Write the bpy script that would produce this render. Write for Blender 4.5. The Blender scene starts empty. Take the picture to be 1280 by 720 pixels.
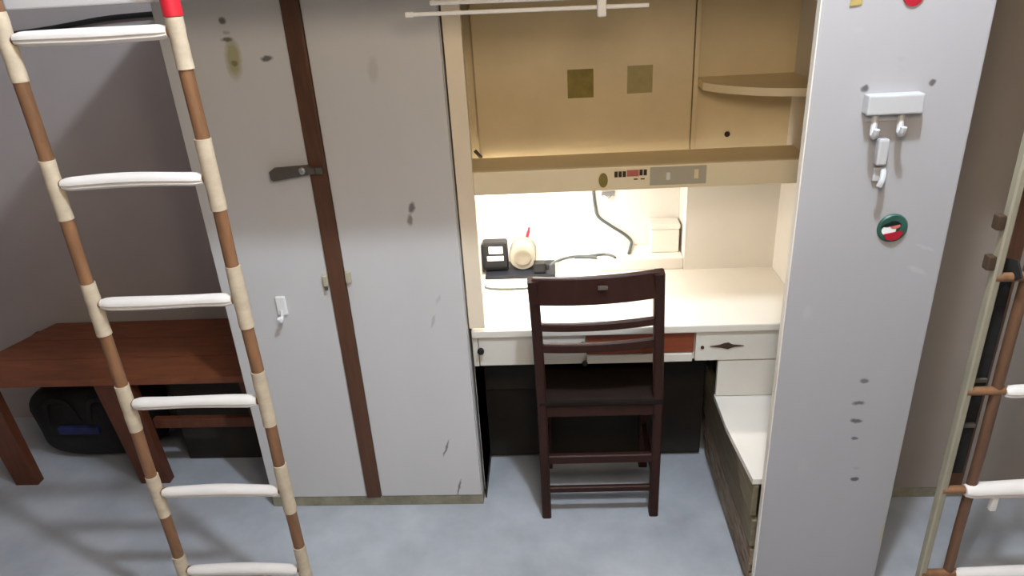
import bpy, bmesh, math, random
from mathutils import Vector, Matrix
random.seed(7)
S = bpy.context.scene
COL = S.collection

# ------------------------------------------------------------------ camera, world, lights, exposure
cam_d = bpy.data.cameras.new('camera'); cam_o = bpy.data.objects.new('camera', cam_d); COL.objects.link(cam_o)
r_, u_, b_ = Vector((0.997519, 0.044395, -0.054627)), Vector((0.030794, 0.422624, 0.905782)), Vector((0.063299, -0.905217, 0.420208))
M = Matrix((r_, u_, b_)).transposed().to_4x4(); M.translation = (0, 0, 1.914)
cam_o.matrix_world = M
cam_d.sensor_width = 36.0; cam_d.lens = 900 / 1280 * 36; cam_d.clip_start = 0.02
S.camera = cam_o
W = bpy.data.worlds.new('world'); S.world = W; W.use_nodes = True
W.node_tree.nodes['Background'].inputs[0].default_value = (0.5, 0.5, 0.55, 1)
W.node_tree.nodes['Background'].inputs[1].default_value = 0.02
S.view_settings.view_transform = 'Standard'; S.view_settings.look = 'None'
S.view_settings.exposure = 0.2; S.view_settings.gamma = 1.0; S.view_settings.use_curve_mapping = False

def area(name, loc, sx, sy, power, color):
    l = bpy.data.lights.new(name, 'AREA'); l.shape = 'RECTANGLE'; l.size = sx; l.size_y = sy
    l.energy = power; l.color = color
    o = bpy.data.objects.new(name, l); COL.objects.link(o); o.location = loc
    return o
def bulb(name, loc, radius, power, color):
    l = bpy.data.lights.new(name, 'POINT'); l.shadow_soft_size = radius; l.energy = power; l.color = color
    o = bpy.data.objects.new(name, l); COL.objects.link(o); o.location = loc
    return o
LAMP_A = (0.30, 0.865, 3.26); LAMP_B = (0.15, 0.40, 2.14)
bulb('ceiling_lamp_light', LAMP_A, 0.06, 175, (0.76, 0.87, 1.0))
bulb('added_fill_light', LAMP_B, 0.16, 37, (1.0, 0.82, 0.62))  # added warm fill, out of view, lifts the upper doors and hutch
area('desk_tube_light', (-0.10, 2.48, 1.208), 0.36, 0.035, 8, (1.0, 0.96, 0.92))

# ------------------------------------------------------------------ materials
def mat(name, col, rough=0.55, var=0.12, scale=6.0, bump=0.05, stretch=(1, 1, 1), col2=None, spec=0.4, spots=(), metal=0.0, emit=None, wobble=0.006):
    m = bpy.data.materials.new(name); m.use_nodes = True
    nt = m.node_tree; N = nt.nodes; L = nt.links; b = N['Principled BSDF']
    b.inputs['Roughness'].default_value = rough; b.inputs['Specular IOR Level'].default_value = spec
    b.inputs['Metallic'].default_value = metal
    tc = N.new('ShaderNodeTexCoord'); mp = N.new('ShaderNodeMapping'); L.new(tc.outputs['Object'], mp.inputs['Vector'])
    mp.inputs['Scale'].default_value = stretch
    nz = N.new('ShaderNodeTexNoise'); nz.inputs['Scale'].default_value = scale; nz.inputs['Detail'].default_value = 6
    nz.inputs['Roughness'].default_value = 0.6
    L.new(mp.outputs['Vector'], nz.inputs['Vector'])
    rp = N.new('ShaderNodeValToRGB'); rp.color_ramp.elements[0].position = 0.3; rp.color_ramp.elements[1].position = 0.7
    c2 = col2 if col2 else tuple(c * (1 - var) for c in col)
    rp.color_ramp.elements[0].color = (*c2, 1); rp.color_ramp.elements[1].color = (*col, 1)
    L.new(nz.outputs['Fac'], rp.inputs['Fac'])
    cur = rp.outputs['Color']
    if spots:
        n2 = N.new('ShaderNodeTexNoise'); n2.inputs['Scale'].default_value = 55; n2.inputs['Detail'].default_value = 2
        L.new(tc.outputs['Object'], n2.inputs['Vector'])
        sb = N.new('ShaderNodeVectorMath'); sb.operation = 'SUBTRACT'; sb.inputs[1].default_value = (0.5, 0.5, 0.5)
        L.new(n2.outputs['Color'], sb.inputs[0])
        sc = N.new('ShaderNodeVectorMath'); sc.operation = 'SCALE'; sc.inputs['Scale'].default_value = wobble * 2
        L.new(sb.outputs[0], sc.inputs[0])
        ad = N.new('ShaderNodeVectorMath'); ad.operation = 'ADD'; L.new(tc.outputs['Object'], ad.inputs[0]); L.new(sc.outputs[0], ad.inputs[1])
        for (cx, cy, cz, rx, rz, ang, sc_, st) in spots:
            m2 = N.new('ShaderNodeMapping'); m2.vector_type = 'TEXTURE'
            m2.inputs['Location'].default_value = (cx, cy, cz); m2.inputs['Rotation'].default_value = (0, ang, 0)
            m2.inputs['Scale'].default_value = (rx, 1.0, rz)
            L.new(ad.outputs[0], m2.inputs['Vector'])
            sp = N.new('ShaderNodeSeparateXYZ'); L.new(m2.outputs[0], sp.inputs[0])
            cb = N.new('ShaderNodeCombineXYZ'); L.new(sp.outputs[0], cb.inputs[0]); L.new(sp.outputs[2], cb.inputs[2])
            ln = N.new('ShaderNodeVectorMath'); ln.operation = 'LENGTH'; L.new(cb.outputs[0], ln.inputs[0])
            mr = N.new('ShaderNodeMapRange'); mr.inputs['From Min'].default_value = 0.55; mr.inputs['From Max'].default_value = 1.1
            mr.inputs['To Min'].default_value = st; mr.inputs['To Max'].default_value = 0.0
            L.new(ln.outputs['Value'], mr.inputs['Value'])
            mx = N.new('ShaderNodeMix'); mx.data_type = 'RGBA'; L.new(mr.outputs[0], mx.inputs[0])
            L.new(cur, mx.inputs[6]); mx.inputs[7].default_value = (*sc_, 1); cur = mx.outputs[2]
    L.new(cur, b.inputs['Base Color'])
    if bump:
        bp = N.new('ShaderNodeBump'); bp.inputs['Strength'].default_value = bump; bp.inputs['Distance'].default_value = 0.01
        L.new(nz.outputs['Fac'], bp.inputs['Height']); L.new(bp.outputs['Normal'], b.inputs['Normal'])
    if emit:
        b.inputs['Emission Color'].default_value = (*emit[0], 1); b.inputs['Emission Strength'].default_value = emit[1]
    return m

DK = (0.045, 0.04, 0.035)
PAINT = (0.60, 0.59, 0.585)
M_wall = mat('wall_paint', (0.385, 0.335, 0.32), 0.8, 0.08, 3, 0.03)
M_wall2 = mat('brown_cream_wall_paint', (0.42, 0.34, 0.25), 0.8, 0.1, 3, 0.03)
M_ceil = mat('ceiling_paint', (0.78, 0.77, 0.75), 0.9, 0.05, 3, 0.02)
M_floor = mat('floor_concrete', (0.47, 0.49, 0.52), 0.45, 0.3, 3.2, 0.04, col2=(0.31, 0.325, 0.35), spec=0.35)
M_paint = mat('grey_white_paint', PAINT, 0.5, 0.05, 4, 0.03, (1, 1, .3))
M_edge = mat('worn_plinth_paint', (0.34, 0.31, 0.22), 0.7, 0.5, 14, 0.1, (1, 1, 1))
M_brownstrip = mat('brown_strip_wood', (0.11, 0.045, 0.022), 0.5, 0.35, 10, 0.08, (6, 6, .6))
M_cream = mat('cream_paint', (0.82, 0.68, 0.43), 0.5, 0.10, 5, 0.03)
M_creamlight = mat('cream_white_paint', (0.77, 0.73, 0.66), 0.5, 0.05, 5, 0.02)
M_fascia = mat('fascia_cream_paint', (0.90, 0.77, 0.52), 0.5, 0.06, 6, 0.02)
M_stile = mat('stile_cream_paint', (0.86, 0.74, 0.57), 0.5, 0.06, 6, 0.02)
M_deskwhite = mat('desk_laminate', (0.74, 0.70, 0.62), 0.4, 0.04, 4, 0.01)
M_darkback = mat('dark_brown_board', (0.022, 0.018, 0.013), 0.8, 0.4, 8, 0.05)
M_drawerbrown = mat('red_brown_wood', (0.23, 0.045, 0.012), 0.5, 0.35, 8, 0.05, (1, 6, 6))
M_chair = mat('dark_stained_wood', (0.038, 0.0125, 0.008), 0.5, 0.35, 9, 0.05, (4, 4, 1), spec=0.2)
M_seat = mat('shade_blackened_seat', (0.016, 0.010, 0.008), 0.7, 0.4, 12, 0.05, spec=0.15)  # brown seat blackened, the shade under the desk is in the colour
M_chairlabel = mat('worn_label', (0.10, 0.07, 0.062), 0.6, 0.2, 30, 0)
M_bench = mat('bench_varnish', (0.23, 0.07, 0.028), 0.38, 0.4, 7, 0.04, (1, 5, 5), spec=0.35)
M_benchleg = mat('dark_bench_varnish', (0.12, 0.038, 0.018), 0.45, 0.4, 7, 0.04, (5, 5, 1), spec=0.3)
M_olive = mat('worn_olive_wood', (0.20, 0.165, 0.10), 0.7, 0.4, 10, 0.1, (5, .6, 5))
M_wood = mat('ladder_wood', (0.27, 0.13, 0.06), 0.5, 0.45, 9, 0.1, (4, 4, .8))
M_tape = mat('cream_cloth_tape', (0.62, 0.51, 0.37), 0.75, 0.25, 18, 0.2, (1, 1, 2))
M_redtape = mat('red_tape', (0.62, 0.015, 0.03), 0.5, 0.1, 20, 0.05)
M_foam = mat('white_foam_tube', (0.78, 0.73, 0.69), 0.75, 0.12, 14, 0.15, (.5, 2, 2))
M_metal = mat('zinc_steel', (0.55, 0.55, 0.55), 0.35, 0.1, 20, 0.02, metal=1.0)
M_steelpaint = mat('painted_steel', (0.42, 0.39, 0.30), 0.5, 0.2, 10, 0.02)
M_gunmetal = mat('dark_hasp_steel', (0.10, 0.088, 0.074), 0.5, 0.2, 25, 0.05)
M_white = mat('white_plastic', (0.82, 0.82, 0.82), 0.35, 0.03, 10, 0.0)
M_hook = mat('greyed_white_plastic', (0.47, 0.47, 0.48), 0.35, 0.03, 10, 0.0)
M_whitemetal = mat('white_coated_wire', (0.85, 0.84, 0.83), 0.4, 0.03, 10, 0.0)
M_black = mat('black_plastic', (0.006, 0.006, 0.007), 0.45, 0.2, 20, 0.02)
M_blackcloth = mat('black_nylon', (0.014, 0.014, 0.014), 0.85, 0.4, 60, 0.2)
M_boxdark = mat('dark_box_card', (0.030, 0.026, 0.020), 0.8, 0.3, 12, 0.05)
M_blue = mat('navy_cloth', (0.02, 0.025, 0.11), 0.85, 0.4, 14, 0.2)
M_greycable = mat('grey_cable', (0.09, 0.105, 0.10), 0.5, 0.1, 20, 0.0)
M_tray = mat('slate_tray', (0.012, 0.013, 0.018), 0.5, 0.2, 20, 0.0)
M_paper = mat('cream_paper', (0.30, 0.27, 0.21), 0.85, 0.1, 25, 0.05)
M_paper2 = mat('cream_paper_core', (0.22, 0.19, 0.14), 0.85, 0.1, 25, 0.05)
M_red = mat('red_plastic', (0.70, 0.02, 0.05), 0.4, 0.1, 10, 0.0)
M_green = mat('dark_green_rim', (0.03, 0.10, 0.075), 0.4, 0.4, 30, 0.0)
M_maroon = mat('maroon_enamel', (0.42, 0.012, 0.03), 0.4, 0.3, 30, 0.0)
M_olivestick = mat('olive_residue', (0.33, 0.26, 0.06), 0.6, 0.4, 25, 0.02)
M_stickred = mat('faded_red_print', (0.56, 0.16, 0.12), 0.6, 0.2, 60, 0.0)
M_stickdark = mat('dark_print', (0.05, 0.03, 0.02), 0.6, 0.4, 60, 0.0)
M_greycream = mat('grey_cream_plate', (0.47, 0.42, 0.31), 0.6, 0.1, 15, 0.0)
M_yellow = mat('yellow_sticker', (0.44, 0.33, 0.11), 0.5, 0.2, 30, 0.0)
M_lit = mat('lit_tube', (0.9, 0.9, 0.9), 0.5, 0.0, 3, 0.0, emit=((1, .97, .92), 3.0))
M_hole = mat('dark_hole', (0.05, 0.022, 0.012), 0.8, 0.3, 30, 0.0)
M_mattress = mat('mattress_cloth', (0.45, 0.42, 0.38), 0.9, 0.15, 20, 0.1)

# ------------------------------------------------------------------ helpers
class MB:
    def __init__(s): s.bm = bmesh.new()
    def box(s, x0, x1, y0, y1, z0, z1, bev=0.0, rot=None, seg=2):
        r = bmesh.ops.create_cube(s.bm, size=1.0); vs = r['verts']
        c = Vector(((x0 + x1) / 2, (y0 + y1) / 2, (z0 + z1) / 2))
        for v in vs: v.co = Vector((v.co.x * (x1 - x0), v.co.y * (y1 - y0), v.co.z * (z1 - z0)))
        if bev:
            es = list({e for v in vs for e in v.link_edges})
            q = bmesh.ops.bevel(s.bm, geom=vs + es, offset=bev, segments=seg, affect='EDGES', profile=0.6)
            vs = list({v for f in q['faces'] for v in f.verts} | {v for v in vs if v.is_valid})
        for v in vs:
            p = v.co
            if rot: p = rot @ p
            v.co = p + c
        return s
    def sweep(s, path, prof, closed=False, caps=True, up=Vector((0, 0, 1)), scale=None, pt=False):
        P = [Vector(p) for p in path]; rings = []; prev = None
        n = len(P)
        for i, p in enumerate(P):
            if closed: t = P[(i + 1) % n] - P[i - 1]
            elif i == 0: t = P[1] - P[0]
            elif i == n - 1: t = P[-1] - P[-2]
            else: t = (P[i + 1] - P[i]).normalized() + (P[i] - P[i - 1]).normalized()
            t.normalize()
            if pt and i: a = prev - t * prev.dot(t)
            else:
                a = t.cross(up)
                if a.length < .2: a = t.cross(Vector((0, 1, 0)))
            a.normalize(); prev = a; b = a.cross(t).normalized()
            k = scale[i] if scale else 1.0
            rings.append([s.bm.verts.new(p + a * (u * k) + b * (v * k)) for u, v in prof])
        m = len(prof)
        for i in range(n if closed else n - 1):
            A, B = rings[i], rings[(i + 1) % n]
            for j in range(m):
                s.bm.faces.new((A[j], A[(j + 1) % m], B[(j + 1) % m], B[j]))
        if caps and not closed:
            s.bm.faces.new(rings[0][::-1]); s.bm.faces.new(rings[-1])
        return s
    def tube(s, path, r, n=10, closed=False, scale=None):
        return s.sweep(path, [(r * math.cos(2 * math.pi * k / n), r * math.sin(2 * math.pi * k / n)) for k in range(n)], closed, scale=scale, pt=True)
    def bar(s, path, w, d, up=Vector((0, 0, 1)), c=0.003):
        w, d = w / 2, d / 2
        return s.sweep(path, [(-w + c, -d), (w - c, -d), (w, -d + c), (w, d - c), (w - c, d), (-w + c, d), (-w, d - c), (-w, -d + c)], up=up)
    def prism(s, pts, axis, a0, a1):
        def P(u, v, a): return {'x': (a, u, v), 'y': (u, a, v), 'z': (u, v, a)}[axis]
        A = [s.bm.verts.new(P(u, v, a0)) for u, v in pts]; B = [s.bm.verts.new(P(u, v, a1)) for u, v in pts]
        n = len(pts); s.bm.faces.new(A); s.bm.faces.new(B[::-1])
        for i in range(n): s.bm.faces.new((A[i], B[i], B[(i + 1) % n], A[(i + 1) % n]))
        return s
    def lathe(s, prof, c, axis='y', n=28):
        """prof: list of (radius, offset along axis)"""
        c = Vector(c); rings = []
        for r, h in prof:
            ring = []
            for k in range(n):
                a = 2 * math.pi * k / n; u, v = r * math.cos(a), r * math.sin(a)
                o = {'y': (u, h, v), 'z': (u, v, h), 'x': (h, u, v)}[axis]
                ring.append(s.bm.verts.new(c + Vector(o)))
            rings.append(ring)
        for A, B in zip(rings, rings[1:]):
            for k in range(n): s.bm.faces.new((A[k], A[(k + 1) % n], B[(k + 1) % n], B[k]))
        s.bm.faces.new(rings[0][::-1]); s.bm.faces.new(rings[-1])
        return s
    def build(s, name, m, parent=None, smooth=False, loc=None):
        off = Vector((0, 0, 0))
        p = parent
        while p is not None: off += p.location; p = p.parent
        if loc is not None: off += Vector(loc)
        for v in s.bm.verts: v.co -= off
        bmesh.ops.recalc_face_normals(s.bm, faces=s.bm.faces[:])
        me = bpy.data.meshes.new(name); s.bm.to_mesh(me); s.bm.free()
        if smooth:
            for f in me.polygons: f.use_smooth = True
            try: me.set_sharp_from_angle(angle=math.radians(42))
            except Exception: pass
        me.materials.append(m)
        o = bpy.data.objects.new(name, me); COL.objects.link(o)
        if parent: o.parent = parent
        if loc is not None: o.location = loc
        return o
def B(*a, **k): return MB().box(*a, **k)
def thing(name, label, cat, loc, group=None):
    o = bpy.data.objects.new(name, None); COL.objects.link(o); o.location = loc; o.empty_display_size = 0.05
    return tag(o, label, cat, group)
def tag(o, label, cat, group=None):
    o['label'] = label; o['category'] = cat
    if group: o['group'] = group
    return o
def struct(name, mb, m):
    o = mb.build(name, m); o['kind'] = 'structure'; return o
def smooth_path(pts, n=6):
    P = [Vector(p) for p in pts]; out = []
    for i in range(len(P) - 1):
        p0 = P[max(i - 1, 0)]; p1 = P[i]; p2 = P[i + 1]; p3 = P[min(i + 2, len(P) - 1)]
        for k in range(n):
            t = k / n
            out.append(0.5 * ((2 * p1) + (p2 - p0) * t + (2 * p0 - 5 * p1 + 4 * p2 - p3) * t * t + (3 * p1 - p0 - 3 * p2 + p3) * t ** 3))
    out.append(P[-1]); return out

# ------------------------------------------------------------------ setting
WY = 2.80
struct('floor', B(-3.4, 3.2, -2.2, WY + .1, -0.1, 0), M_floor)
struct('ceiling', B(-3.4, 3.2, -2.2, WY + .1, 3.4, 3.5), M_ceil)
struct('wall_back', B(-3.4, 3.2, WY, WY + .1, 0, 3.4), M_wall)
struct('wall_left', B(-3.4, -3.3, -2.2, WY, 0, 3.4), M_wall)
struct('wall_right', B(3.1, 3.2, -2.2, WY, 0, 3.4), M_wall2)
struct('wall_front', B(-3.3, 3.1, -2.2, -2.1, 0, 3.4), M_wall2)
for lp, nm in ((LAMP_A, 'bare ceiling bulb lamp above the loft bed edge'), (LAMP_B, 'added fill bulb hung unseen in the middle of the room')):
    t = thing('ceiling_or_fill_lamp', nm, 'lamp', (lp[0], lp[1], 3.4))  # the second one only dresses the added fill with a holder and cord
    MB().lathe([(.012, 0), (.05, .0), (.06, .02), (.02, .05), (.012, .06)], (lp[0], lp[1], lp[2] + (.06 if lp is LAMP_A else .22)), 'z', 20).build('lamp_holder', M_white, t, True)
    MB().tube([(lp[0], lp[1], lp[2] + (.10 if lp is LAMP_A else .26)), (lp[0], lp[1], 3.4)], .006, 8).build('cord', M_black, t)

# ------------------------------------------------------------------ loft beds (above the picture, they shade what stands below)
def loft_bed(x0, x1, label):
    t = thing('loft_bed', label, 'bed', ((x0 + x1) / 2, 2.2, 1.86), 'loft beds over the desks')
    B(x0, x1, 1.70, 1.73, 1.86, 2.02, bev=.004).build('front_rail', M_paint, t)
    B(x0, x1, WY - .03, WY - .002, 1.86, 2.02).build('rear_rail', M_paint, t)
    B(x0, x1, 1.73, WY - .03, 1.865, 1.885).build('bed_board', M_cream, t)
    B(x0 + .02, x1 - .02, 1.785, WY - .05, 1.885, 2.0, bev=.03).build('mattress', M_mattress, t)
loft_bed(-1.235, 0.958, 'loft bed over the wardrobe and the lit desk')
loft_bed(0.962, 3.05, 'loft bed over the neighbouring wardrobe')

# ------------------------------------------------------------------ wardrobe
def wardrobe(x0, x1, yf, name, label, M_paint, H=1.855):
    t = thing(name, label, 'wardrobe', (x0, yf, 0))
    lx = lambda sp: [(x - x0, y - yf, z, a, b, c, d, e) for (x, y, z, a, b, c, d, e) in sp]
    y2 = WY - .005
    B(x0, x0 + .02, yf, y2, .045, H, bev=.003).build('side_panel', M_paint, t)
    B(x1 - .02, x1, yf, y2, .045, H, bev=.003).build('side_panel', M_paint, t)
    B(x0 + .02, x1 - .02, yf + .03, y2, H - .02, H).build('top_panel', M_paint, t)
    B(x0 + .02, x1 - .02, yf + .03, y2, .05, .07).build('bottom_panel', M_paint, t)
    B(x0 + .02, x1 - .02, y2 - .012, y2, .07, H - .02).build('back_panel', M_paint, t)
    B(x0, x1 + .002, yf - .015, y2, 0, .0465, bev=.004).build('plinth', M_edge, t)
    return t, lx
WX0, WX1, WYF = -1.138, -0.312, 2.17
t, lx = wardrobe(WX0, WX1, WYF, 'wardrobe', 'tall grey-white two-door wardrobe with a dark brown centre strip', M_paint)
sl = [(-.934, 2.17, 1.787, .012, .012, 0, DK, .8), (-.925, 2.17, 1.68, .026, .062, .1, (.30, .27, .08), .75), (-.932, 2.17, 1.735, .018, .008, 0, (.07, .06, .03), .8),
      (-.925, 2.17, 1.668, .013, .011, 0, (.10, .08, .03), .6), (-.826, 2.17, 1.677, .020, .010, -.1, DK, .8), (-.93, 2.17, 1.755, .012, .006, 0, (.15, .13, .1), .4)]
sr = [(-.452, 2.17, 1.205, .011, .022, .2, DK, .75), (-.462, 2.17, 1.165, .010, .02, .1, (.12, .10, .08), .7), (-.43, 2.17, .269, .005, .045, .35, DK, .75), (-.398, 2.17, .085, .005, .045, .25, DK, .75),
      (-.518, 2.17, 1.63, .018, .04, .1, (.36, .35, .32), .35), (-.425, 2.17, .80, .006, .03, .3, (.35, .35, .35), .6), (-.40, 2.17, .88, .006, .02, .5, (.4, .4, .4), .5)]
M_doorL = mat('wardrobe_door_paint', PAINT, 0.5, 0.05, 4, 0.03, (1, 1, .3), spots=lx(sl))
M_doorR = mat('wardrobe_door_paint_scuffed', PAINT, 0.5, 0.05, 4, 0.03, (1, 1, .3), spots=lx(sr))
SX0, SX1 = -.757, -.703
dl = B(WX0 + .004, SX0 - .001, WYF - .018, WYF, .047, 1.853, bev=.004).build('door', M_doorL, t); dl['label'] = 'left door with a yellow-green stain'
dr = B(SX1 + .001, WX1 - .002, WYF - .018, WYF, .047, 1.853, bev=.004).build('door', M_doorR, t)
B(SX0, SX1, WYF - .026, WYF, .047, 1.853, bev=.003).build('centre_strip', M_brownstrip, t)
# hasp on the left door
mb = MB(); mb.prism([(-.875 + .0, 1.322), (-.868, 1.316), (-.76, 1.331), (-.735, 1.335), (-.735, 1.352), (-.76, 1.358), (-.866, 1.353), (-.876, 1.346)], 'y', WYF - .046, WYF - .019)
h = mb.build('latch_handle', M_gunmetal, t); h['label'] = 'dark hasp handle'
MB().lathe([(.011, 0), (.011, -.004), (.006, -.008)], (-.772, WYF - .046, 1.346), n=12).build('screw', M_metal, h)
B(-.735, -.712, WYF - .040, WYF - .024, 1.330, 1.352, bev=.003).build('latch_tongue', M_gunmetal, h)
for x, z, d in ((-.768, .965, dl), (-.690, .975, dr)):
    k = B(x - .009, x + .009, WYF - .030, WYF - .016, z - .02, z + .02, bev=.004).build('keeper_plate', M_greycream, d)
    B(x - .006, x + .006, WYF - .032, WYF - .028, z - .032, z - .018, bev=.002).build('keeper_pin', M_gunmetal, k) if d is dl else None
# white adhesive hook on the left door
hk = B(-.952, -.918, WYF - .027, WYF - .016, .842, .912, bev=.005).build('adhesive_hook', M_white, dl)
hk['label'] = 'white adhesive hook'
MB().sweep(smooth_path([(-.935, WYF - .026, .862), (-.937, WYF - .033, .838), (-.938, WYF - .050, .832), (-.938, WYF - .056, .846)]), [(.008 * math.cos(a * .785), .006 * math.sin(a * .785)) for a in range(8)], up=Vector((1, 0, 0))).build('hook_tip', M_white, hk, True)

M_shadepaint = mat('shade_darkened_paint', (0.30, 0.255, 0.22), 0.5, 0.08, 4, 0.03)  # grey-white paint darkened so the colour carries the shade under the bed
t2, lx2 = wardrobe(1.0, 1.86, 2.18, 'wardrobe', 'shaded wardrobe beyond the tall partition board and second ladder', M_shadepaint)
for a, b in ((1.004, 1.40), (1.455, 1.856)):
    B(a, b, 2.162, 2.18, .047, 1.853, bev=.004).build('door', M_shadepaint, t2)
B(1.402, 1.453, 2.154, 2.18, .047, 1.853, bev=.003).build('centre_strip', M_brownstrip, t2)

# ------------------------------------------------------------------ built-in desk with hutch
NL, NR, DF = -.30, .84, 2.17
DLOC = (.27, 2.17, 0)
t = thing('desk_hutch', 'built-in desk with cream hutch shelves and a lit white desktop', 'desk', DLOC)
B(NL - .004, NL + .0, DF + .02, WY - .002, .045, 1.855).build('side_panel', M_creamlight, t)
B(NR, NR + .025, DF, WY - .002, 0, 1.855).build('side_panel', M_creamlight, t)
B(NL - .006, NL + .048, DF - .006, DF + .018, .76, 1.855, bev=.003).build('stile', M_stile, t)['label'] = 'pale cream upright between wardrobe and hutch'
# desk top: left bay runs to the wall, right bay stops at the back panel
B(NL, NR, DF - .008, 2.795, .722, .75, bev=.005).build('desk_top', M_deskwhite, t)
# back panel right bay, ledge, upper back
B(.504, NR, 2.63, 2.645, .75, 1.21).build('back_panel', M_creamlight, t)
B(.497, .5035, 2.63, 2.784, .75, 1.21).build('divider', M_creamlight, t)
B(NL, .4965, 2.784, 2.796, .75, 1.21).build('recess_panel', M_creamlight, t)
B(.0, .4965, 2.635, 2.783, .75, .80, bev=.006).build('cable_ledge', M_creamlight, t)
B(NL, NR, 2.615, 2.63, 1.21, 1.855).build('upper_back_panel', M_cream, t)
# shelf and fascia
B(NL, NR, DF + .012, 2.555, 1.236, 1.250).build('shelf', M_cream, t)
fs = B(NL + .048, NR, DF - .012, DF + .012, 1.234, 1.308, bev=.004).build('fascia', M_fascia, t)
fs['label'] = 'cream shelf fascia'
# sliding board with sticker residue
bd = B(-.268, .487, 2.578, 2.595, 1.232, 1.855, bev=.006)
spots = [(.101 - DLOC[0], 0, 1.493, .06, .06, 0, (.36, .26, .07), .0)]
bd = bd.build('sliding_board', M_cream, t)
for i, (x0, x1, z0, z1, m) in enumerate(((.056, .146, 1.444, 1.541, M_olivestick), (.262, .349, 1.451, 1.544, mat('faint_residue', (.45, .385, .17), .6, .2, 25, 0)))):
    B(x0, x1, 2.5765, 2.5785, z0, z1, bev=.0005, seg=1).build('sticker_residue', m, bd)
B(.490, .506, 2.578, 2.615, 1.232, 1.855, bev=.002).build('upper_divider', M_cream, t)
mb = MB(); mb.bar([(-.285, 2.572, 1.275), (-.262, 2.572, 1.246)], .012, .012); mb.build('bracket', M_gunmetal, bd)
# curved corner shelf
front = smooth_path([(.507, 2.50, 0), (.549, 2.439, 0), (.634, 2.368, 0), (.710, 2.332, 0), (.789, 2.31, 0), (.838, 2.30, 0)], 5)
mb = MB(); mb.prism([(p.x, p.y) for p in front] + [(.838, 2.614), (.507, 2.614)], 'z', 1.465, 1.49)
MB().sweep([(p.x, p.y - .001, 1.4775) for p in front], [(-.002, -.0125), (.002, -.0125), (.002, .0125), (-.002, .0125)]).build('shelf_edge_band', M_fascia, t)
mb.build('corner_shelf', M_cream, t)['label'] = 'curved cream corner shelf'
MB().lathe([(.010, 0), (.010, -.003)], (.625, 2.613, 1.285), n=12).build('peg_hole', M_hole, t)
# stickers and switch plate on the fascia
fy = DF - .0125
def decal(pts, m, name, par, y=fy, th=.0015): return MB().prism(pts, 'y', y - th, y).build(name, m, par)
def ell(cx, cz, rx, rz, n=20): return [(cx + rx * math.cos(2 * math.pi * k / n), cz + rz * math.sin(2 * math.pi * k / n)) for k in range(n)]
def rect(x0, x1, z0, z1): return [(x0, z0), (x1, z0), (x1, z1), (x0, z1)]
decal(ell(.150, 1.268, .014, .023), M_olivestick, 'oval_sticker', fs)
for k in range(3): decal(rect(.184 + k * .0125, .194 + k * .0125, 1.276, 1.294), M_stickdark, 'sticker_block', fs)
decal(rect(.222, .258, 1.277, 1.297), M_stickred, 'sticker_block', fs)
for k in range(2): decal(rect(.260 + k * .0125, .270 + k * .0125, 1.279, 1.297), M_stickdark, 'sticker_block', fs)
for a, b in ((.243, .255), (.264, .276)): decal(rect(a, b, 1.266, 1.2695), M_stickdark, 'sticker_block', fs)
pl = decal(rect(.292, .462, 1.246, 1.303), M_greycream, 'tape_plate', fs, th=.001)
B(.340, .353, fy - .008, fy - .001, 1.263, 1.286, bev=.002).build('rocker_switch', M_creamlight, pl)
B(.425, .438, fy - .004, fy - .001, 1.263, 1.292, bev=.001).build('label_strip', M_cream, pl)
# apron and drawers
B(NL, NR, DF + .022, DF + .04, .605, .722).build('drawer_frame', M_creamlight, t)
M_frontpaint = mat('drawer_front_paint', (.66, .63, .56), .5, .06, 5, .02)
B(NL, NL + .018, DF + .004, DF + .022, .605, .722, bev=.002).build('drawer_stile', M_frontpaint, t)
d1 = B(NL + .020, .088, DF + .002, DF + .022, .607, .718, bev=.003).build('drawer', M_frontpaint, t)
for x, z in ((-.272, .676), (.080, .690)):
    MB().lathe([(.005, 0), (.005, -.010), (.012, -.014), (.012, -.022), (.006, -.026)], (x, DF + .002, z), n=14).build('knob', M_black, d1, True)
MB().lathe([(.005, 0), (.005, -.010), (.010, -.014), (.010, -.02), (.006, -.024)], (.086, DF + .006, .614), n=14).build('knob', M_black, t, True)
d2 = B(.093, .460, DF + .006, DF + .022, .640, .720, bev=.002).build('drawer', M_drawerbrown, t); d2['label'] = 'bare red-brown wooden drawer front'
B(.093, .455, DF + .000, DF + .022, .606, .637, bev=.003).build('drawer_rail', M_frontpaint, t)
d3 = B(.464, NR, DF + .002, DF + .022, .607, .720, bev=.003).build('drawer', M_frontpaint, t)
dm = MB().prism([(.512, .664), (.545, .6685), (.560, .675), (.575, .6765), (.588, .669), (.626, .664), (.592, .660), (.572, .652), (.552, .658)], 'y', DF - .0015, DF + .002)
dm.build('keyhole_plate', M_hole, d3)['label'] = 'dark diamond-shaped chip'
MB().lathe([(.006, 0), (.006, -.004)], (.487, DF + .002, .661), n=10).build('screw_hole', M_hole, d3)
B(.545, NR, DF + .006, DF + .024, .458, .604, bev=.003).build('lower_panel', M_frontpaint, t)
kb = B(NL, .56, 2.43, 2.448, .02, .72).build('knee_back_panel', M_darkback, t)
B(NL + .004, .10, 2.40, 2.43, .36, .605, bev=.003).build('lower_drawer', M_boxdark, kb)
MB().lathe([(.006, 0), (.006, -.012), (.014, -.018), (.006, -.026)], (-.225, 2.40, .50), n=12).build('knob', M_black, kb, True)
B(NL - .003, NL, DF + .02, 2.448, .0, .605).build('knee_side_panel', M_darkback, t)

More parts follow.
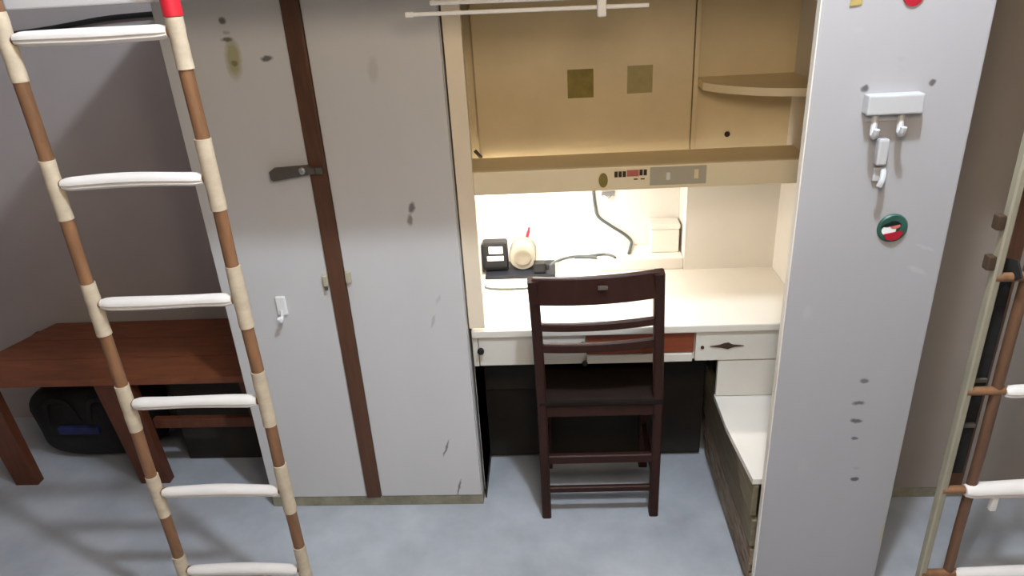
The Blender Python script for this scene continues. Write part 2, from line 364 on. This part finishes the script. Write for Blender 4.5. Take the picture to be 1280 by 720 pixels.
tl = thing('under_shelf_lamp', 'lit tube lamp fixed under the cream hutch shelf', 'lamp', (.02, 2.48, 1.205))
B(-.32 + .06, .34, 2.455, 2.505, 1.216, 1.235, bev=.003).build('housing', M_white, tl)
MB().tube([(-.25, 2.43, 1.222), (.33, 2.43, 1.222)], .010, 12).build('tube', M_lit, tl, True)
br = thing('cable_clip', 'grey metal cable clip near top of the lit recess wall', 'clip', (.21, 2.784, 1.03))
B(.185, .235, 2.772, 2.783, 1.018, 1.040, bev=.003).build('plate', M_metal, br)
MB().tube(smooth_path([(.195, 2.772, 1.02), (.21, 2.762, 1.012), (.225, 2.772, 1.02)]), .003, 6).build('loop', M_metal, br, True)

# ------------------------------------------------------------------ things on the desk
t = thing('radio', 'small black box radio with two white panels beside the paper roll', 'radio', (-.245, 2.67, .765))
B(-.296, -.195, 2.635, 2.70, .7655, .885, bev=.012).build('case', M_black, t)
B(-.268, -.212, 2.632, 2.637, .842, .872, bev=.002).build('display', M_white, t)
B(-.276, -.210, 2.632, 2.637, .812, .832, bev=.002).build('label_strip', M_white, t)
B(-.288, -.202, 2.631, 2.638, .785, .790, bev=.001).build('seam', M_black, t)
t = tag(B(-.285, -.008, 2.59, 2.74, .751, .765, bev=.004).build('desk_tray', M_tray, loc=(-.13, 2.64, .75)), 'flat slate-black tray under the radio and paper roll', 'tray')
t = thing('paper_roll', 'round cream paper roll lying on the dark tray', 'paper roll', (-.145, 2.68, .765))
RC = Vector((-.135, 2.64, .8195))
MB().lathe([(.020, .002), (.033, .0), (.050, .001), (.053, .006), (.053, .095), (.050, .1), (.02, .1)], RC, 'y', 36).build('roll', M_paper, t, True)
MB().lathe([(.032, .0), (.034, -.003), (.030, -.004), (.022, -.001)], RC, 'y', 30).build('core_ring', M_paper2, t, True)
t = thing('pen', 'thin red pen leaning up behind the paper roll', 'pen', (-.10, 2.76, .75))
MB().tube([(-.150, 2.745, .752), (-.112, 2.765, .885)], .0065, 10).build('barrel', M_red, t, True)
MB().tube([(-.112, 2.765, .885), (-.108, 2.767, .900)], .0045, 10).build('cap', M_red, t, True)
t = thing('power_adapter', 'small black power adapter at the end of the tray', 'adapter', (-.035, 2.63, .765))
B(-.092, -.045, 2.60, 2.645, .766, .806, bev=.005).build('body', M_black, t)
B(-.045, -.030, 2.612, 2.632, .776, .796, bev=.003).build('plug', M_black, t)
def cable(name, pts, r, m, label):
    return tag(MB().tube(smooth_path(pts, 8), r, 8).build(name, m, None, True, loc=pts[0]), label, 'cable')
cable('power_cable', [(-.278, 2.53, .755), (-.275, 2.51, .755), (-.24, 2.495, .755), (-.16, 2.49, .755), (-.08, 2.50, .755), (-.02, 2.54, .755)], .004, M_greycable, 'grey power cable looping in front of the dark tray')
cable('lamp_cable', [(.153, 2.777, 1.06), (.155, 2.777, 1.022), (.161, 2.777, .974), (.172, 2.776, .933), (.219, 2.776, .894), (.277, 2.776, .853), (.306, 2.774, .822), (.300, 2.74, .809), (.287, 2.68, .8065)], .006, M_greycable, 'grey cable hanging down the lit recess wall')
cable('extension_cable', [(-.029, 2.622, .787), (-.012, 2.624, .802), (.029, 2.651, .8065), (.083, 2.671, .8065), (.125, 2.668, .8065), (.189, 2.680, .8065), (.222, 2.660, .8065), (.230, 2.642, .8065)], .005, M_greycable, 'dark grey cable lying on the ledge behind the chair')
cable('extension_cable', [(.070, 2.658, .808), (.100, 2.660, .808), (.130, 2.655, .808), (.158, 2.646, .808)], .0065, M_greycable, 'short thick grey cable bundle on the recess ledge')
t = thing('storage_box', 'pale cream box in the corner of the lit recess', 'box', (.43, 2.74, .80))
B(.375, .485, 2.69, 2.775, .801, .90, bev=.004).build('body', M_creamlight, t)
B(.372, .488, 2.687, 2.778, .90, .918, bev=.003).build('lid', M_creamlight, t)

# ------------------------------------------------------------------ chair
t = thing('chair', 'dark brown wooden ladder-back chair pushed in at the lit desk', 'chair', (.13, 2.25, 0))
XL = [(-.066, 2.090, 0), (-.066, 2.083, .25), (-.066, 2.075, .50), (-.070, 2.045, .78), (-.076, 1.999, 1.012)]
XR = [(.328, 2.095, 0), (.328, 2.087, .25), (.328, 2.077, .50), (.318, 2.047, .78), (.306, 2.000, 1.024)]
def lerp_path(P, z):
    for a, b in zip(P, P[1:]):
        if a[2] <= z <= b[2]:
            k = (z - a[2]) / (b[2] - a[2]); return Vector([a[i] + (b[i] - a[i]) * k for i in range(3)])
    return Vector(P[-1])
for P in (XL, XR): MB().bar(smooth_path(P, 5), .033, .036, up=Vector((0, 1, 0)), c=.005).build('back_post', M_chair, t)
def rail(name, z0, z1, bow, th, dz=0.012):
    zc = (z0 + z1) / 2; a = lerp_path(XL, zc); b = lerp_path(XR, zc); pts = []
    for k in range(13):
        s = k / 12; p = a.lerp(b, s); p.z = zc + dz * (s - .5); p.y -= bow * (1 - (2 * s - 1) ** 2); pts.append(p)
    return MB().bar(pts, th, z1 - z0, c=.004).build(name, M_chair, t)
tr = rail('top_rail', .930, 1.022, .022, .022)
B(.120, .150, 1.9615, 1.9745, .986, .997, bev=.002).build('maker_label', M_chairlabel, tr)
rail('back_slat', .822, .850, .020, .018)
rail('back_slat', .735, .768, .018, .018)
rail('seat_apron', .458, .505, 0, .022, 0)
rail('stretcher', .250, .286, 0, .022, 0)
rail('stretcher', .114, .140, 0, .018, 0)
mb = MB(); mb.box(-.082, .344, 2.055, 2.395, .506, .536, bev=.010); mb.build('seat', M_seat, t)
for x in (-.060, .322):
    MB().bar([(x, 2.375, 0), (x, 2.375, .506)], .034, .034, up=Vector((0, 1, 0)), c=.004).build('front_leg', M_chair, t)
    MB().bar([(x, 2.09, .20), (x, 2.375, .20)], .018, .028).build('side_stretcher', M_chair, t)
    MB().bar([(x, 2.085, .482), (x, 2.375, .482)], .018, .045).build('side_apron', M_chair, t)
B(-.05, .312, 2.366, 2.384, .46, .505, bev=.002).build('front_apron', M_chair, t)

# ------------------------------------------------------------------ low cabinet beside the knee space
t = thing('low_cabinet', 'low slatted side cabinet with a white top behind the partition board', 'cabinet', (.70, 2.1, 0))
mb = MB(); mb.prism([(.563, 1.734), (.838, 1.734), (.838, 2.192), (.543, 2.192), (.543, 2.0)], 'z', .437, .456)
mb.build('top', mat('cabinet_top_paint', (.70, .66, .60), .45, .05, 6, .02), t)
CR = [(random.uniform(-.05, .05), 0, 0, 1, 1, 0, DK, 0)]
M_olive2 = mat('chipped_olive_wood', (0.38, 0.32, 0.22), 0.7, 0.3, 16, 0.1, (3, .8, 3), col2=(.12, .05, .025))
for i, (z0, z1, x, m) in enumerate(((.315, .432, .566, M_olive), (.19, .295, .574, M_olive), (.085, .175, .579, M_olive2), (.012, .075, .584, M_olive2))):
    B(x, x + .018, 1.734, 2.50 - .02 * i, z0, z1, bev=.003).build('side_slat', m, t)
for y in (1.76, 2.10, 2.46):
    B(.603, .635, y - .016, y + .016, 0, .437, bev=.002).build('post', M_olive, t)
    B(.805, .836, y - .016, y + .016, 0, .437, bev=.002).build('post', M_olive, t)
B(.60, .835, 1.735, 2.48, .09, .105).build('shelf', M_olive, t)

# ------------------------------------------------------------------ partition board
PX0, PX1, PY = .590, .957, 1.70
PL = (.775, 1.71, 0)
ps = [(x - PL[0], y - PL[1], z, a, b, c, d, e) for (x, y, z, a, b, c, d, e) in [
    (.707, PY, 1.594, .010, .009, .2, DK, .8), (.853, PY, 1.601, .010, .009, .2, DK, .8),
    (.821, PY, .816, .013, .009, .1, DK, .7), (.815, PY, .744, .017, .008, .05, DK, .75), (.817, PY, .685, .018, .008, .05, DK, .8), (.823, PY, .625, .011, .007, 0, DK, .75), (.841, PY, .480, .014, .008, 0, DK, .85),
    (.842, PY, .52, .01, .006, 0, (.3, .29, .28), .5), (.674, PY, 1.722, .014, .007, 0, (.4, .4, .4), .55), (.778, PY, 1.655, .012, .007, .2, (.35, .35, .36), .6), (.780, PY, 1.635, .014, .006, .5, (.36, .36, .37), .6),
    (.655, PY, 1.23, .009, .007, 0, (.35, .35, .36), .5), (.645, PY, 1.03, .012, .02, 0, (.42, .42, .43), .6), (.76, PY, .93, .007, .005, 0, (.36, .35, .34), .5),
    (.69, PY, .53, .016, .03, 0, (.43, .41, .40), .5), (.90, PY, 1.14, .03, .008, .5, (.48, .48, .49), .5), (.957, PY, .28, .012, .04, 0, (.40, .36, .17), .6), (.66, PY, .38, .01, .01, 0, (.4, .38, .36), .5), (.91, PY, 1.20, .03, .005, .4, (.46, .46, .47), .5)]]
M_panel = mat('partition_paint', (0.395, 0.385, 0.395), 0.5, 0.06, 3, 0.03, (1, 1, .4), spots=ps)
t = thing('partition_board', 'tall grey-white partition board with hooks and stickers', 'partition', PL)
bo = B(PX0, PX1, PY, PY + .022, 0, 1.858, bev=.004).build('board', M_panel, t)
B(PX0 - .003, PX0, PY + .001, PY + .024, .0, 1.858).build('edge_strip', M_creamlight, t)
B(PX0 + .02, PX1 - .01, PY + .022, PY + .034, .5, .56).build('rear_batten', M_cream, t)
# hook rack
hr = B(.706, .828, PY - .034, PY, 1.540, 1.584, bev=.004).build('hook_rack', M_hook, t); hr['label'] = 'white plastic hook rack'
B(.716, .800, PY - .004, PY, 1.520, 1.541, bev=.001).build('rack_plate', M_hook, hr)
for x, z in ((.728, 1.500), (.786, 1.503)):
    MB().tube(smooth_path([(x + .006, PY - .014, z + .045), (x + .004, PY - .018, z + .018), (x, PY - .030, z - .004), (x - .002, PY - .046, z - .002), (x - .002, PY - .050, z + .012)]), .0075, 8).build('hook', M_hook, hr, True)
B(.748, .772, PY - .024, PY - .004, 1.420, 1.482, bev=.005).build('hook_tab', M_hook, hr)
sh = B(.752, .778, PY - .010, PY, 1.378, 1.412, bev=.003).build('single_hook', M_hook, t)
MB().tube(smooth_path([(.772, PY - .008, 1.408), (.768, PY - .024, 1.402), (.762, PY - .036, 1.388), (.758, PY - .036, 1.374)]), .007, 8).build('hook_tip', M_hook, sh, True)
# round badge
bd = MB().lathe([(.036, 0), (.036, -.004), (.033, -.007), (.020, -.007), (.018, -.005)], (.821, PY, 1.256), 'y', 32).build('round_badge', M_green, t, True)
bd['label'] = 'round dark green badge with white and red centre'
by = PY - .0072
MB().prism(ell(.811, 1.252, .017, .014), 'y', by - .001, by).build('badge_white', M_white, bd)
MB().prism(ell(.824, 1.264, .012, .008), 'y', by - .0016, by - .0004).build('badge_pink', M_stickred, bd)
MB().prism([(.800, 1.243), (.842, 1.251), (.846, 1.244), (.836, 1.230), (.820, 1.225), (.806, 1.230)], 'y', by - .0022, by - .0008).build('badge_red', M_maroon, bd)
MB().prism([(.790, 1.262), (.803, 1.270), (.830, 1.274), (.838, 1.268), (.806, 1.261)], 'y', by - .0018, by - .0006).build('badge_dark', M_black, bd)
MB().prism(ell(.780, 1.795, .024, .030), 'y', PY - .004, PY - .0002).build('red_sticker', M_maroon, t)
MB().prism([(.648, 1.772), (.672, 1.774), (.676, 1.80), (.668, 1.826), (.654, 1.822), (.662, 1.795), (.650, 1.786)], 'y', PY - .003, PY - .0002).build('yellow_sticker', M_yellow, t)

# ------------------------------------------------------------------ ladders
def foam_profile(r):
    p = []
    for k in range(24):
        a = 2 * math.pi * k / 24
        rr = r * (0.80 if k in (19, 14, 23) else 1.0)
        p.append((rr * math.cos(a), rr * math.sin(a) * .95))
    return p
def rung(t, xa, xb, y, z, wa, wb, r=.0165, bits=False):
    o = MB().tube([(xa, y, z), (xb, y, z)], .0115, 12).build('rung', M_wood, t, True)
    pts = []; sc = []; n = 26; ph = random.uniform(0, 6); amp = random.uniform(.001, .0028)
    for k in range(n + 1):
        s = k / n
        pts.append((wa + (wb - wa) * s, y - .003, z + amp * math.sin(ph + s * 4.5) + .002 * math.sin(math.pi * s)))
        e = min(s, 1 - s); sc.append((0.72 + .28 * min(1, e / .05)) * (1 + .05 * math.sin(ph * 2 + s * 7)))
    w = MB().sweep(pts, foam_profile(r), scale=sc).build('foam_wrap', M_foam, o, True); w['label'] = 'white foam sleeve'
    return o
def rail_pole(t, x, y, z1, r, tapes, red=None, m=M_wood, mt=M_tape):
    pts = [(x + .0015 * math.sin(k * 1.3 + x), y, z1 * k / 16) for k in range(17)]
    o = MB().tube(pts, r, 14).build('rail', m, t, True)
    for a, b in tapes:
        n = max(2, int((b - a) / .02))
        q = [(x, y, a + (b - a) * k / n) for k in range(n + 1)]
        MB().tube(q, r + .0025, 14, scale=[1 + random.uniform(-.05, .05) for _ in q]).build('tape_wrap', mt, o, True)
    if red:
        MB().tube([(x, y, red[0]), (x, y, red[1])], r + .0045, 14).build('red_tape', M_redtape, o, True)
    return o
LY = 1.64
t = thing('ladder', 'wooden ladder with foam-wrapped rungs and a red tape band beside the wardrobe', 'ladder', (-1.01, LY, 0))
RZ = [1.800, 1.468, 1.144, .834, .520, .207]
LXa, LXb = -1.211, -.818
rail_pole(t, LXa, LY, 2.08, .0165, [(z - .09, z + .06) for z in RZ] + [(1.95, 2.02)])
rail_pole(t, LXb, LY, 2.08, .0165, [(z - .08, z + (.095 if i else .03)) for i, z in enumerate(RZ)] + [(1.95, 2.02)], red=(1.832, 1.885))
for z in RZ: rung(t, LXa, LXb, LY, z, LXa + .022, LXb - .020, .0185)
for x in (LXa, LXb):
    MB().bar(smooth_path([(x, LY + .012, 2.0), (x, LY + .03, 2.05), (x, 1.712, 2.052), (x, 1.752, 2.045), (x, 1.752, 1.99)], 4), .02, .006, up=Vector((1, 0, 0)), c=.001).build('hook', M_steelpaint, t)

RY = 1.60
M_clamp = mat('rusty_clamp', (0.07, 0.04, 0.02), 0.7, 0.4, 20, 0.1)
M_post = mat('grimy_cream_post', (0.33, 0.30, 0.22), 0.5, 0.25, 8, 0.03, (3, 3, .6))
M_wood2 = mat('dark_ladder_wood', (0.17, 0.085, 0.045), 0.5, 0.4, 9, 0.1, (4, 4, .8))
t = thing('ladder', 'ladder with cream post and foam-wrapped rungs beside the partition board', 'ladder', (1.25, RY, 0))
R2 = [1.478, 1.162, .845, .528, .222]
px, bx_, rx = 1.030, 1.104, 1.46
MB().bar([(px, RY, 0), (px, RY, 2.08)], .019, .026, up=Vector((0, 1, 0)), c=.004).build('post', M_post, t)
rail_pole(t, bx_, RY, 2.08, .0135, [(z - .05, z + .05) for z in R2[:1]], m=M_wood2)
rail_pole(t, rx, RY, 2.08, .0165, [(z - .09, z + .06) for z in R2])
for i, z in enumerate(R2):
    o = rung(t, px - .004, rx, RY - .004, z, (bx_ + .016 if i != 3 else bx_ - .018), rx - .02, .0185 if i != 3 else .024)
    if i == 3: B(1.155, 1.172, RY - .024, RY - .008, z - .062, z - .015, bev=.004).build('loose_foam_flap', M_foam, o)
for z in (1.30, 1.20): B(px - .030, px - .012, RY - .012, RY + .012, z - .018, z + .018, bev=.004).build('clamp', M_clamp, t)
for x in (px, rx):
    MB().bar(smooth_path([(x, RY + .012, 2.0), (x, RY + .03, 2.05), (x, 1.712, 2.052), (x, 1.752, 2.045), (x, 1.752, 1.99)], 4), .02, .006, up=Vector((1, 0, 0)), c=.001).build('hook', M_steelpaint, t)
t = thing('belt', 'black cloth belt hanging down between the poles of the ladder', 'belt', (1.068, RY + .03, .35))
MB().bar(smooth_path([(1.068, RY + .030, 1.178), (1.067, RY + .026, .95), (1.069, RY + .03, .70), (1.067, RY + .028, .56)], 5), .046, .006, up=Vector((0, 1, 0)), c=.001).build('strap', M_blackcloth, t)
MB().bar([(1.068, RY + .03, 1.178), (1.068, RY - .004, 1.178 + .012), (1.068, RY - .024, 1.165)], .034, .005, up=Vector((1, 0, 0)), c=.001).build('loop', M_blackcloth, t)
for z in (.86, .72): B(1.048, 1.088, RY + .018, RY + .037, z - .006, z + .006, bev=.002).build('buckle', M_gunmetal, t)

# ------------------------------------------------------------------ bench
t = thing('bench', 'low reddish-brown wooden bench against the shaded wall', 'bench', (-1.8, 2.5, 0))
zb = .513
for i, (y0, y1) in enumerate(((2.295, 2.46), (2.463, 2.625), (2.628, 2.79))):
    k0 = (y0 - 2.295) / .495; k1 = (y1 - 2.295) / .495
    MB().prism([(-2.44 + .17 * k0, y0), (-1.165, y0), (-1.165, y1), (-2.44 + .17 * k1, y1)], 'z', zb - .028, zb).build('top_plank', M_bench, t)
B(-2.34, -1.19, 2.375, 2.395, zb - .065, zb - .028, bev=.002).build('front_apron', M_bench, t)
for xc, w in ((-2.27, .12), (-1.71, .15), (-1.188, .035)):
    mb = MB(); mb.prism([(xc - w * .5 - .03, zb - .03), (xc + w * .5 - .03, zb - .03), (xc + w * .42 + .015, 0), (xc - w * .42 + .02, 0)], 'y', 2.302, 2.342)
    mb.build('leg', M_benchleg, t)
    mb = MB(); mb.prism([(xc - w * .5 - .03, zb - .03), (xc + w * .5 - .03, zb - .03), (xc + w * .42 + .015, 0), (xc - w * .42 + .02, 0)], 'y', 2.735, 2.775)
    mb.build('leg', M_benchleg, t)
B(-1.65, -1.20, 2.345, 2.37, .245, .29, bev=.003).build('stretcher', M_benchleg, t)

def bag(name, c, sx, sy, sz, m, label, cat):
    t = thing(name, label, cat, (c[0], c[1], 0))
    mb = MB(); r = bmesh.ops.create_icosphere(mb.bm, subdivisions=4, radius=1.0)
    for v in r['verts']:
        p = v.co.copy(); e = .55
        q = Vector([math.copysign(abs(k) ** e, k) for k in p]); q = Vector((q.x, q.y, q.z)) * (1 / max(1e-6, (abs(p.x) ** 2 + abs(p.y) ** 2 + abs(p.z) ** 2) ** .5))
        w = 1 + .03 * math.sin(q.x * 7 + q.z * 5) + .02 * math.sin(q.y * 9)
        z = max(q.z, -1) * (1 + (.05 * math.sin(q.x * 5) if q.z > 0 else 0))
        v.co = Vector((c[0] + q.x * sx * w, c[1] + q.y * sy * w, max(sz + z * sz, 0.001)))
    mb.build('body', m, t, True)
    for s in (-.35, .35):
        MB().bar(smooth_path([(c[0] + s * sx - .07, c[1] - sy * 1.0, sz * 1.2), (c[0] + s * sx - .04, c[1] - sy * 1.06, sz * 1.75), (c[0] + s * sx + .04, c[1] - sy * 1.06, sz * 1.75), (c[0] + s * sx + .07, c[1] - sy * 1.0, sz * 1.2)], 5), .02, .005, up=Vector((0, 1, 0)), c=.001).build('strap', m, t)
    return t
bg = bag('duffel_bag', (-2.02, 2.575), .27, .128, .18, M_blackcloth, 'black duffel bag stowed under the bench', 'bag')
t = thing('storage_box', 'dark cardboard box stowed under the bench behind its stretcher', 'box', (-1.42, 2.6, 0))
B(-1.62, -1.19, 2.46, 2.71, 0.001, .43, bev=.006).build('body', M_boxdark, t)
B(-1.63, -1.18, 2.45, 2.72, .43, .46, bev=.006).build('lid', M_boxdark, t)
B(-2.14, -1.96, 2.428, 2.455, .16, .195, bev=.006).build('trim_band', M_blue, bg)['label'] = 'dark blue band'

# ------------------------------------------------------------------ cable on the back wall, wire rack under the bed
tag(MB().tube(smooth_path([(-2.60, WY - .012, 1.70), (-2.03, WY - .012, 1.742), (-1.85, WY - .012, 1.757), (-1.655, WY - .012, 1.778), (-1.46, WY - .012, 1.785), (-1.15, WY - .012, 1.79)], 6), .010, 10).build('wall_cable', M_black, None, True, loc=(-1.8, WY - .012, 1.75)), 'thick black cable running along the wall above the bench', 'cable')
t = thing('wire_rack', 'white wire hanging rack under the loft bed in front of the hutch', 'rack', (0, 1.9, 1.86))
mb = MB(); mb.tube([(-.292, 1.90, 1.815), (.215, 1.90, 1.807), (.215, 2.08, 1.807), (-.292, 2.08, 1.815)], .0055, 8, closed=True); mb.build('frame', M_whitemetal, t, True)
MB().tube([(-.345, 1.912, 1.790), (.245, 1.912, 1.782)], .005, 8).build('cross_rod', M_whitemetal, t, True)
B(.118, .140, 1.888, 1.922, 1.762, 1.83, bev=.005).build('clip', M_white, t)
B(-.360, -.338, 1.904, 1.920, 1.784, 1.797, bev=.003).build('end_cap', M_white, t)
for x in (-.285, .208):
    for y in (1.90, 2.08): MB().tube([(x, y, 1.811), (x, y, 1.8645)], .004, 8).build('hanger', M_whitemetal, t)
